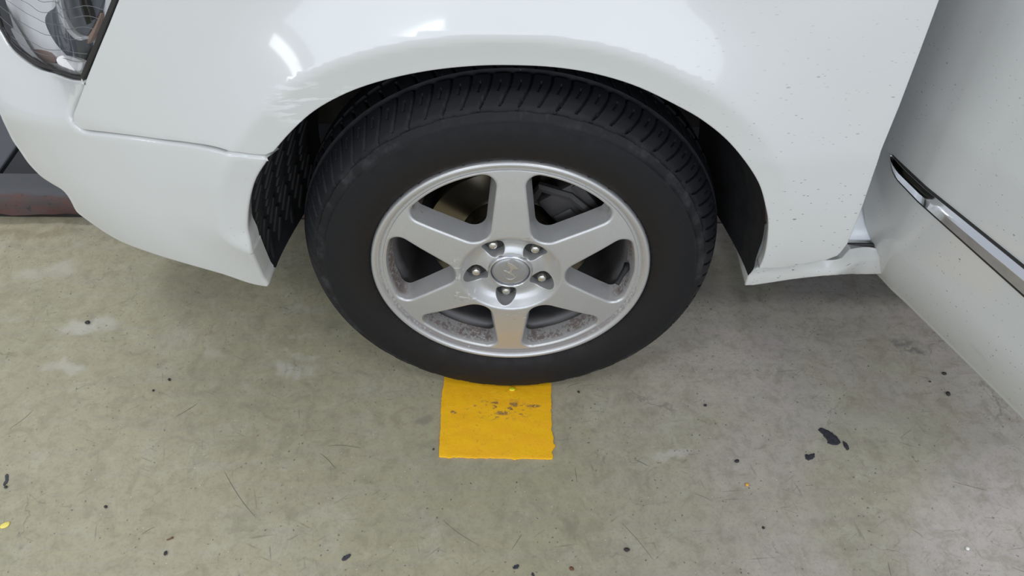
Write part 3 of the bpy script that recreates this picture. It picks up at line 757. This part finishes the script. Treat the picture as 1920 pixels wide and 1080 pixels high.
# face, with the six windows and the five nut pockets cut through
circ = [(.2030*math.cos(a), .2030*math.sin(a)) for a in np.linspace(0, 2*PI, 260, endpoint=False)]
rim = adopt(panel('wheel_rim', circ, rim_s, M['wheel'], None, .0028, holes=wins+[pocket(a) for a in LUG], r=.0008, depth=.004, hole_r=[.0036]*6+[.0014]*5, hole_depth=[.030]*6+[.011]*5, hole_draft=[.24]*6+[.05]*5, hole_floor=[None]*6+[.0345]*5, depthvec=(0, 1, 0), bound_step=.0022))
MB().lathe([(.030, .2020), (.0182, .2026), (.0180, .2040), (.0186, .2060), (.0186, .2078), (.0165, .2092), (.0130, .2112), (.0104, .2140), (.0097, .2168), (.0104, .2194), (.0130, .2213), (.020, .2222)], 240, (0, 0, WZ)).build('rim_lip', M['wheel'], rim)
# barrel
prof = [(.018, .2105), (.030, .203), (.038, .1985), (.050, .1965), (.058, .1955), (.061, .1915), (.063, .1865), (.075, .184), (.11, .181), (.15, .1805), (.19, .1985), (.205, .2085), (.208, .2125)]
bar = MB().lathe(prof, 120, (0, 0, WZ)).build('barrel', M['barrel'], rim)
MB().lathe([(.0355, .02), (.0355, .079), (.0365, .0805), (.062, .076), (.064, .02)], 64, (0, 0, WZ)).build('hub_back', M['barrel'], rim, sharp=40)
# centre cap, ring and emblem
cp = MB().lathe([(.0125, .0002), (.0122, .012), (.0126, .024), (.0140, .0292), (.0170, .0306), (.021, .0306)], 64, (0, 0, WZ)).build('center_cap', M['cap'], rim)
MB().lathe([(.019, .0312), (.0132, .0314), (.0112, .0325), (.0112, .0336), (.0130, .0350), (.019, .0368)], 64, (0, 0, WZ)).build('cap_ring', M['capring'], rim)
cap_s = Surf((0, 0, WZ), (1, 0, 0), (0, 1, 0), (0, 0, 1), lambda a, b: .0123+0*a)
def ep(pts): return cap_s.sight([(800+u/5.4, 400+v/5.4) for u, v in pts])
oval = []
for k in range(48):
    q = 2*PI*k/48; tilt = .10
    oval.append((855+78*math.cos(q)+(-math.sin(q)*100)*-.10, 572-101*math.sin(q)+0))
ov = np.array(ep(oval)); c0 = ov.mean(0); ovi = c0+(ov-c0)*.93
panel('emblem', [tuple(p) for p in ov], cap_s, M['emblem'], rim, .003, holes=[[tuple(p) for p in ovi]], r=.0003, depth=.0008, off=-.0009, bound_step=.0012)
H = [(822, 492), (842, 500), (880, 522), (925, 556), (926, 562), (912, 563), (886, 560), (869, 574), (864, 594), (872, 610), (885, 624), (897, 640), (889, 642), (862, 626), (824, 602), (784, 586), (784, 577), (800, 577), (824, 590), (838, 592), (846, 576), (846, 560), (838, 546), (824, 528), (812, 512), (818, 500)]
panel('emblem', catmull(ep(H), 3, True), cap_s, M['emblem'], rim, .002, r=.0004, depth=.0008, off=-.0011, bound_step=.0009)

# wheel nuts deep in their pockets
def nut_mesh():
    m = MB(); n = 6; prof = [(.012, .0085), (.004, .0085), (.002, .0080)]
    V = []; F = []
    for (y, r) in prof: V += [(r*math.cos(2*PI*k/n), y, r*math.sin(2*PI*k/n)) for k in range(n)]
    for i in range(len(prof)-1):
        for k in range(n): F.append((i*n+k, (i+1)*n+k, (i+1)*n+(k+1) % n, i*n+(k+1) % n))
    m.add(V, F)
    m.lathe([(.002, .0080), (-.001, .0078), (-.0045, .0062), (-.006, .0035), (-.0063, .0002)], 24)
    return m
nm = None
for a in LUG:
    if nm is None: nu = nut_mesh().build('lug_nut', M['nut'], rim, sharp=35); nm = nu.data
    else: nu = bpy.data.objects.new('lug_nut', nm); COL.objects.link(nu); nu.parent = rim
    nu.location = (.0565*math.cos(a), .0255, WZ+.0565*math.sin(a)); nu.rotation_euler = (0, a, 0)
    if a is LUG[0]: pm = MB().lathe([(0, .0001), (0, .022)], 24).build('nut_seat', M['cast'], rim); pd = pm.data
    else: pm = bpy.data.objects.new('nut_seat', pd); COL.objects.link(pm); pm.parent = rim
    pm.location = (.0560*math.cos(a), .0345, WZ+.0560*math.sin(a))
# valve stem in the right hand window
va = math.radians(-4); vp = Vector((.186*math.cos(va), .030, WZ+.186*math.sin(va)))
MB().tube([vp+Vector((.006, .012, .004)), vp+Vector((.002, .004, 0)), vp+Vector((-.006, -.008, -.004)), vp+Vector((-.011, -.016, -.009)), vp+Vector((-.013, -.019, -.011))], [.0065, .0055, .0042, .0042, .0036], 12).build('valve_stem', M['black'], rim)

# ------------------------------------------------------------------ brake and suspension seen through the windows
bd = adopt(MB().lathe([(.070, .04), (.064, .078), (.066, .082), (.092, .084), (.0945, .090), (.0945, .139), (.098, .141), (.116, .141), (.119, .139), (.119, .084)], 96, (0, 0, WZ)).build('brake_disc', M['disc'], None, sharp=40))
cal = adopt(empty('brake_caliper'))
ca = math.radians(36)
def polar(r, a, y): return (r*math.cos(a), y, WZ+r*math.sin(a))
mb = MB(); mb.box(polar(.128, ca, .085), (.075, .05, .125), ry=-ca, bev=.012); mb.box(polar(.158, ca, .105), (.022, .09, .115), ry=-ca, bev=.006); mb.build('caliper_body', M['cast'], cal, True, 30)
mb = MB(); mb.tube([polar(.10, ca+.62, .078), polar(.135, ca+.60, .072), polar(.150, ca+.30, .062), polar(.152, ca, .060), polar(.150, ca-.30, .062), polar(.120, ca-.52, .070), polar(.09, ca-.50, .078)], .0085, 8).build('caliper_bracket', M['cast'], cal, True, 40)
mb = MB(); mb.box(polar(.115, ca, .062), (.034, .012, .05), ry=-ca, bev=.004); mb.build('caliper_bridge', M['cast'], cal, True, 30)
ds = adopt(MB().lathe([(.125, .05), (.128, .15), (.124, .154)], 72, (0, 0, WZ)).build('dust_shield', M['dark'], None))
hubc = adopt(MB().lathe([(.048, .001), (.048, .070), (.062, .072), (.072, .060), (.13, .055), (.22, .05)], 48, (0, 0, WZ)).build('wheel_hub', M['cast'], None))
mb = MB(); mb.tube([(0.02, .17, WZ), (.03, .21, WZ+.12), (.03, .27, .75)], [.05, .03, .03], 14); mb.tube([(0, .2, WZ-.06), (0, .75, WZ-.09)], .025, 10); mb.tube([(.05, .2, WZ), (.12, .75, WZ)], .018, 10)
adopt(mb.build('suspension_strut', M['dark'], None))

# ridged bars of the liner ahead of the wheel
rb = MB().box((0, 0, 0), (.007, .011, .046), bev=.003); first = None
for j in range(5):
    for i in range(9):
        k = .045+i*.026+(j % 2)*.013; t = .12+j*.165
        p = liner_pt(k, t); da = (liner_pt(k+.01, t)-liner_pt(k-.01, t)).normalized(); db = (liner_pt(k, t+.02)-liner_pt(k, t-.02)).normalized()
        nr = da.cross(db).normalized()
        if nr.x < 0: nr = -nr
        up = (da*.80+db*.60*(1 if j % 2 else 1)).normalized(); rt_ = up.cross(nr).normalized()
        if first is None: q = rb.build('rib', M['liner'], ln, True, 40); first = q.data
        else: q = bpy.data.objects.new('rib', first); COL.objects.link(q); q.parent = ln
        mw = Matrix((nr, rt_, up)).transposed().to_4x4(); mw.translation = p+nr*.0015; q.matrix_local = mw

# ------------------------------------------------------------------ marks and litter on the floor
def ribbon(name, px, wd, mat, parent):
    P = [Vector(g2(*q)) for q in catmull(px, 6)]; V = []; F = []
    for i, p in enumerate(P):
        t = (P[min(i+1, len(P)-1)]-P[max(0, i-1)]).normalized(); m = Vector((-t.y, t.x, 0)); k = wd*(1-abs(2*i/(len(P)-1)-1)**3*.85)
        k *= .62
        V += [p+m*k+Vector((0, 0, .0002)), p+Vector((0, 0, .0005)), p-m*k+Vector((0, 0, .0002))]
    for i in range(len(P)-1): F += [(3*i, 3*i+1, 3*i+4, 3*i+3), (3*i+1, 3*i+2, 3*i+5, 3*i+4)]
    return mesh_obj(name, V, F, mat, parent)
for px, wd in (([(420, 883), (438, 915), (458, 945), (480, 971)], .0009), ([(613, 837), (640, 835), (676, 840)], .0008), ([(600, 850), (615, 862), (630, 880)], .0008), ([(330, 781), (350, 770), (370, 757)], .0010), ([(20, 803), (45, 785), (62, 769)], .0007),
               ([(830, 975), (860, 1000), (900, 1024)], .0006), ([(960, 1030), (970, 1015), (978, 1002)], .0006), ([(1165, 980), (1195, 1012), (1225, 1050)], .0006), ([(1190, 862), (1202, 867), (1215, 874)], .0011), ([(1786, 903), (1820, 912), (1850, 920)], .0006),
               ([(1665, 1055), (1668, 1068), (1671, 1082)], .0007), ([(1710, 993), (1722, 1000), (1730, 1007)], .0006), ([(265, 1003), (278, 994), (290, 988)], .0006), ([(1078, 875), (1080, 890), (1082, 905)], .0005), ([(1090, 718), (1072, 722), (1062, 728)], .0006), ([(1300, 925), (1320, 932), (1335, 940)], .0006)):
    ribbon('scratch', px, wd, M['scratch'], fl)
def lump(name, u, v, r, label, cat, group, mat, flat=.7, seed=0, stretch=1.0, rot=0.0):
    rg = np.random.default_rng(seed); import bmesh
    bm = bmesh.new(); bmesh.ops.create_icosphere(bm, subdivisions=2, radius=1.0)
    k = rg.normal(0, 1, (6, 3))
    for q in bm.verts:
        d = np.array(q.co); f = 1+.16*sum(math.sin(2.2*float(d@kk)+i) for i, kk in enumerate(k))/3
        q.co = Vector((d[0]*f*r*stretch, d[1]*f*r, d[2]*f*r*flat))
    V = [tuple(Matrix.Rotation(rot, 3, 'Z') @ q.co) for q in bm.verts]; bm.verts.index_update(); F = [tuple(x.index for x in f.verts) for f in bm.faces]; bm.free()
    zm = min(q[2] for q in V); V = [(a, b, c-zm) for a, b, c in V]
    o = mesh_obj(name, V, F, mat); p = g2(u, v); o.location = (p[0], p[1], .0002); tag(o, label, cat, group); return o
PEB = [(165, 606, .0042, 'dark round pebble on the pale blotch of concrete left of the wheel'), (1777, 740, .0042, 'dark pebble nearest the open door'), (1770, 702, .0035, 'dark pebble just above the one nearest the open door'), (1322, 761, .0028, 'small dark pebble right of the yellow strip, above the pale smear'),
       (1085, 736, .0022, 'tiny dark pebble just right of the yellow strip beside the tyre'), (1175, 1032, .0036, 'dark pebble near the bottom edge, right of the yellow strip'), (311, 1038, .0030, 'dark pebble near the bottom left, below the brown twig'), (199, 951, .0026, 'small dark pebble right of the pale yellow paper oval'),
       (288, 733, .0020, 'tiny dark pebble, left one of two below the tyre print left of the wheel'), (318, 713, .0026, 'dark pebble, right one of two below the tyre print left of the wheel'), (1381, 866, .0034, 'brownish black pebble above the small amber bead'), (1431, 990, .0022, 'tiny dark pebble below the small amber bead'), (1743, 716, .0018, 'tiny dark pebble left of the two near the open door'), (813, 843, .0017, 'tiny dark pebble just left of the yellow strip')]
for i, (u, v, r, lab) in enumerate(PEB): lump('pebble', u, v, r, lab, 'pebble', 'pebbles scattered on the floor', M['pebble'], .7, i, 1.25, i*1.3)
def flake(px, label, thick=.0012):
    P = [g2(*q)[:2] for q in px]; c = np.mean(P, 0); P = resample(catmull([np.array(p)-c for p in P], 4, True), .0022); P = P+rng.normal(0, .0005, P.shape)
    sf = Surf((0, 0, thick), (1, 0, 0), (0, 0, -1), (0, 1, 0), lambda a, b: -.0004*np.sin(a*500)*np.sin(b*430))
    o = panel('tar_patch', [tuple(p) for p in P], sf, M['tar'], None, .003, r=.0005, depth=thick*.45, bound_step=.002); o.location = (c[0], c[1], .0002)
    tag(o, label, 'tar patch', 'tar patches on the floor')
flake([(1534, 805), (1545, 804), (1560, 812), (1571, 822), (1575, 832), (1566, 835), (1553, 832), (1551, 826), (1543, 816)], 'largest dark tar patch, on the floor below the open door')
flake([(1579, 828), (1585, 830), (1591, 838), (1590, 844), (1585, 841)], 'small dark tar patch touching the lower right of the largest one')
flake([(1510, 852), (1518, 853), (1527, 850), (1525, 859), (1516, 863), (1510, 859)], 'dark tar patch below and left of the largest one')
flake([(640, 1049), (647, 1042), (657, 1039), (655, 1046), (646, 1052)], 'dark pointed tar flake at the bottom left of the yellow strip')
flake([(961, 1064), (966, 1060), (973, 1060), (971, 1066), (964, 1067)], 'dark tar flake near the bottom edge below the yellow strip')
flake([(997, 1074), (1001, 1076), (1003, 1084), (998, 1082)], 'dark tar sliver cut by the bottom edge of the picture')
flake([(10, 892), (16, 890), (15, 903), (8, 911), (6, 908), (11, 900)], 'thin crooked dark tar streak at the left edge of the picture')
lump('pebble', 12, 914, .0028, 'dark pebble at the lower end of the crooked tar streak', 'pebble', 'pebbles scattered on the floor', M['pebble'], .6, 31)
lump('paper_scrap', 9.5, 985, .0062, 'pale yellow paper oval on the floor at the left edge', 'paper scrap', None, M['paleyellow'], .12, 40, 1.25, .5)
o = lump('plastic_disc', 960.5, 733, .0052, 'lemon yellow plastic dot on the strip against the tyre', 'plastic disc', None, M['lemon'], .35, 41, 1.1); o.location.z = .0045
lump('bead', 1400, 910, .0032, 'small amber bead on the floor right of the yellow strip', 'bead', None, M['amber'], .8, 42)
lump('bead', 1813, 1030, .0032, 'small white bead on the floor at the bottom right', 'bead', None, M['white'], .8, 43)
lump('brown_stone', 1071, 1067, .0038, 'brown stone at the bottom edge right of the yellow strip', 'stone', None, M['brown'], .6, 44)
P = [Vector(g2(*q))+Vector((0, 0, .0012)) for q in ((313, 1013), (319, 1011), (325, 1008))]
tag(MB().tube(P, [.0008, .0011, .0018], 6).build('twig', M['brown']), 'short brown twig on the floor at the bottom left', 'twig')
